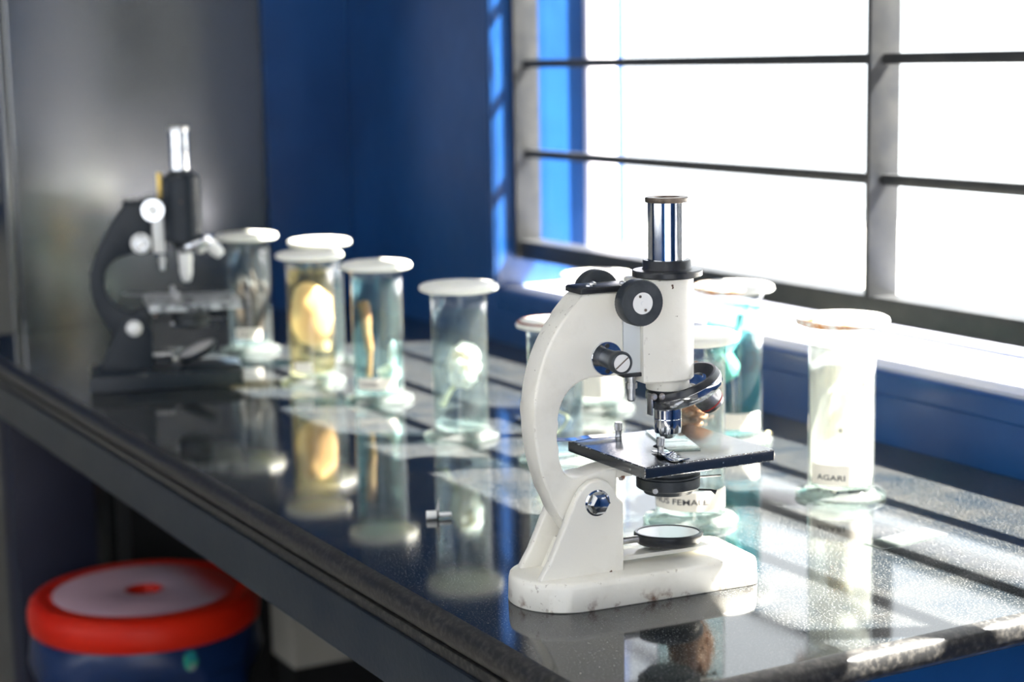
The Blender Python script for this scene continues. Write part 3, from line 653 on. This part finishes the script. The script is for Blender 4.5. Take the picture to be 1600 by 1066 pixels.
def sp_j3(cd):
    yield 'specimen', tube(bmesh.new(), catmull([at(cd, -.012, .004, .030), at(cd, -.010, .006, .06), at(cd, -.013, .006, .09), at(cd, -.014, .004, .112), at(cd, -.017, .002, .124)], 5), [.003]*6+[.005]*5+[.0062]*5+[.007]*4+[.004], 12), M['orange_spec']
    yield 'specimen', blob(at(cd, .012, .004, .033), (.014, .012, .012), .35, 80, 4, 8), M['white_spec']
    yield 'specimen', blob(at(cd, .018, -.006, .055), (.005, .005, .018), .35, 80, 3, 9), M['white_spec']
def sp_j4(cd):
    yield 'specimen', blob(at(cd, .004, .004, .081), (.0185, .0165, .0265), .2, 95, 5, 2, Matrix.Rotation(.25, 3, 'Y')), M['white_spec']
    yield 'stalk', tube(bmesh.new(), catmull([at(cd, -.020, .0, .035), at(cd, -.012, -.004, .05), at(cd, -.002, 0, .064)], 5), .0028, 10), M['cream_spec']
def sp_j5(cd): yield 'string_loop', tube(bmesh.new(), catmull([at(cd, -.004+.016*math.cos(a)*(1+.2*math.sin(2*a)), .003*math.sin(a*2), .048+.014*math.sin(a)) for a in [k*.55 for k in range(14)]], 3), .0014, 8), M['string']
def sp_j6(cd):
    yield 'specimen', blob((0, 0, .075), (.021, .018, .045), .25, 50, 4, 12), M['white_spec']
def sp_j7(cd):
    yield 'specimen', tube(bmesh.new(), catmull([at(cd, .008, 0, .138), at(cd, .004, .002, .118), at(cd, -.006, .004, .102), at(cd, -.020, .004, .094)], 6), [.0035]*6+[.0055]*6+[.007]*6+[.008], 14), M['white_spec']
    yield 'specimen', blob(at(cd, -.008, .010, .082), (.0135, .011, .0155), .3, 60, 4, 21), M['cream_spec']
def sp_j8(cd):
    yield 'mushroom_cap', LA([(0, .1262), (.012, .1245), (.020, .118), (.0245, .108), (.0238, .1055), (.018, .108), (0, .112)], n=48, wob=lambda k, z: 1+.05*math.sin(k*.8)), M['white_spec']
    yield 'stem', tube(bmesh.new(), [(0, 0, .11), (.001, 0, .09), (.0, .001, .06), (.001, 0, .035)], [.010, .012, .014, .015], 20), M['white_spec']
    yield 'specimen', blob(at(cd, -.006, .017, .111), (.010, .004, .0035), .5, 120, 3, 4), M['cream_spec']
    yield 'specimen', blob(at(cd, .010, .015, .113), (.006, .003, .002), .5, 120, 3, 14), M['orange_spec']
    yield 'specimen', blob(at(cd, .0, .011, .064), (.003, .003, .0035), .4, 120, 3, 6), M['brown_spec']
def sp_j9(cd):
    for ring in range(9):
        z = .088+ring*.0065; R_ = .0215*math.sin(PI*(ring+1.4)/11.5)
        n_ = 9
        for k in range(n_):
            a = 2*PI*(k+.5*(ring % 2))/n_
            bm = blob((0, 0, 0), (.0055, .0042, .0024), .15, 200, 2, ring+k)
            bmesh.ops.rotate(bm, verts=bm.verts, cent=(0, 0, 0), matrix=Matrix.Rotation(a, 3, 'Z') @ Matrix.Rotation(-.55, 3, 'Y')); bmesh.ops.translate(bm, verts=bm.verts, vec=(R_*math.cos(a)*.82, R_*math.sin(a)*.82, z))
            yield 'cone_scale', bm, M['cone_spec']
    yield 'cone_core', LA([(0, .084), (.008, .088), (.014, .1), (.0155, .12), (.010, .14), (0, .148)], n=20), M['cone_spec']
    yield 'stem', tube(bmesh.new(), [(0, 0, .09), (.002, 0, .06), (.006, 0, .03)], .0025, 10), M['brown_spec']
jar(-2.426, .905, 'specimen jar holding a dark brown feathery plant, beside the dark microscope', 'murky', sp_j1, text=('INSIA', .0085, -34, 12, .0265), lab=(-42, 28, .0215, .037))
jar(-2.132, .879, 'specimen jar with amber liquid and a brown and white slab inside', 'amber', sp_j2, lab=(-50, -2, .0185, .031), lvl=.146)
jar(-2.279, .955, 'specimen jar half hidden behind the amber one, teal liquid', 'teal', sp_j2b, lab=(-30, 20, .02, .034))
jar(-1.969, .898, 'specimen jar with a thin rusty brown root standing in pale blue liquid', 'teal', sp_j3, text=('FUNIS', .0068, -45, -4, .0225), lab=(-55, 40, .0185, .0325), lvl=.148)
jar(-1.721, .883, 'specimen jar with a white wrinkled egg shaped growth floating in clear liquid', 'clear', sp_j4, lvl=.139)
jar(-1.561, .91, 'short specimen jar holding a coil of pale string, its lid ringed in brown', 'murky', sp_j5, ring=True).scale = (.92, .92, .86)
jar(-1.769, 1.09, 'specimen jar with bulky white contents, by the sill behind the cream microscope head', 'glow_white', sp_j6, lab=(-60, 30, .02, .06)).scale = (1, 1, .955)
jar(-1.537, 1.116, 'specimen jar of teal liquid with yellowish knob and white frond, near the sill', 'deep', sp_j7, lid='lid_stained', lab=(-20, 62, .0185, .036), lvl=.146)
jar(-1.284, .886, 'specimen jar with a brown cone, lettered FEMALE, right behind the cream microscope stage', 'clear', sp_j9, text=('PINUS FEMALE', .0072, -84, 29, .0225), lab=(-90, 75, .0165, .034))
jar(-1.285, 1.057, 'specimen jar lettered AGARI with a white mushroom, rightmost on the counter', 'glow_white', sp_j8, lid='lid_stained', text=('AGARI', .0072, -43, 7, .0215), lab=(-58, 60, .0165, .036))

# ------------------------------------------------------------ small things on the counter
def slide(loc, rz, label):
    t = thing('glass_slide', label, 'slide', loc, rz)
    obj('plate', B((-.038, -.013, 0), (.038, .013, .0012), .0002, 1), M['slideglass'], t)
    obj('cover_slip', B((-.010, -.010, .0012), (.010, .010, .0014)), M['slideglass'], t); return t
t = slide((-1.136, 1.005, CZ), math.radians(96), 'clear glass slide lying on the granite in front of the sill, right side'); 
A84 = math.radians(84)
def mloc(x, y, z): return (-1.149+math.cos(A84)*x-math.sin(A84)*y, .674+math.sin(A84)*x+math.cos(A84)*y, CZ+z)
slide(mloc(.1035, .015, .1103), A84+math.radians(76), 'clear glass slide held on the black stage of the cream microscope')
# loose metal stage clip lying on the counter
t = thing('loose_clip', 'small bright metal stage clip lying loose on the granite left of the cream microscope', 'clip', (-1.416, .700, CZ), math.radians(66))
bm = LA([(0, -.0105), (.0034, -.0105), (.0038, -.0100), (.0038, -.0012), (.0034, -.0008), (0, -.0008)], c=(0, 0, .0038), axis=(1, 0, 0), n=24, wob=lambda k, z: 1+(.05 if k % 2 else 0)); obj('knurled_head', bm, M['satin'], t, angle=25)
obj('shaft', LA([(0, -.001), (.0022, -.001), (.0022, .0105), (.0017, .0125), (0, .0125)], c=(0, 0, .0038), axis=(1, 0, 0), n=16), M['satin'], t)
obj('washer', LA([(0, -.0006), (.0042, -.0006), (.0042, .0006), (0, .0006)], c=(0, 0, .0042), axis=(1, 0, 0), n=24), M['iron'], t)
bm = prism(bmesh.new(), [(-.0028, .004), (.0014, .004), (.0016, .012), (.0008, .022), (-.0008, .012)], -.0003, .0003); bmesh.ops.rotate(bm, verts=bm.verts, cent=(0, 0, .005), matrix=Matrix.Rotation(.35, 3, 'X')); obj('spring_blade', bm, M['satin'], t)
# crumbs
crumbs = [(-1.545, 1.17, 'tiny yellowish crumb on the granite against the wall beside the teal jar', (.004, .003, .0018), 'string'),
          (-1.46, 1.11, 'tiny white crumb on the granite between the teal and AGARI jars', (.0018, .0014, .001), 'paper')]
for i, (x, y, lb, s_, m) in enumerate(crumbs):
    tag(obj('crumb', blob((0, 0, 0), s_, .3, 300, 2, i+30), M[m], None), lb, 'crumb').location = (x, y, CZ+s_[2]*.9)
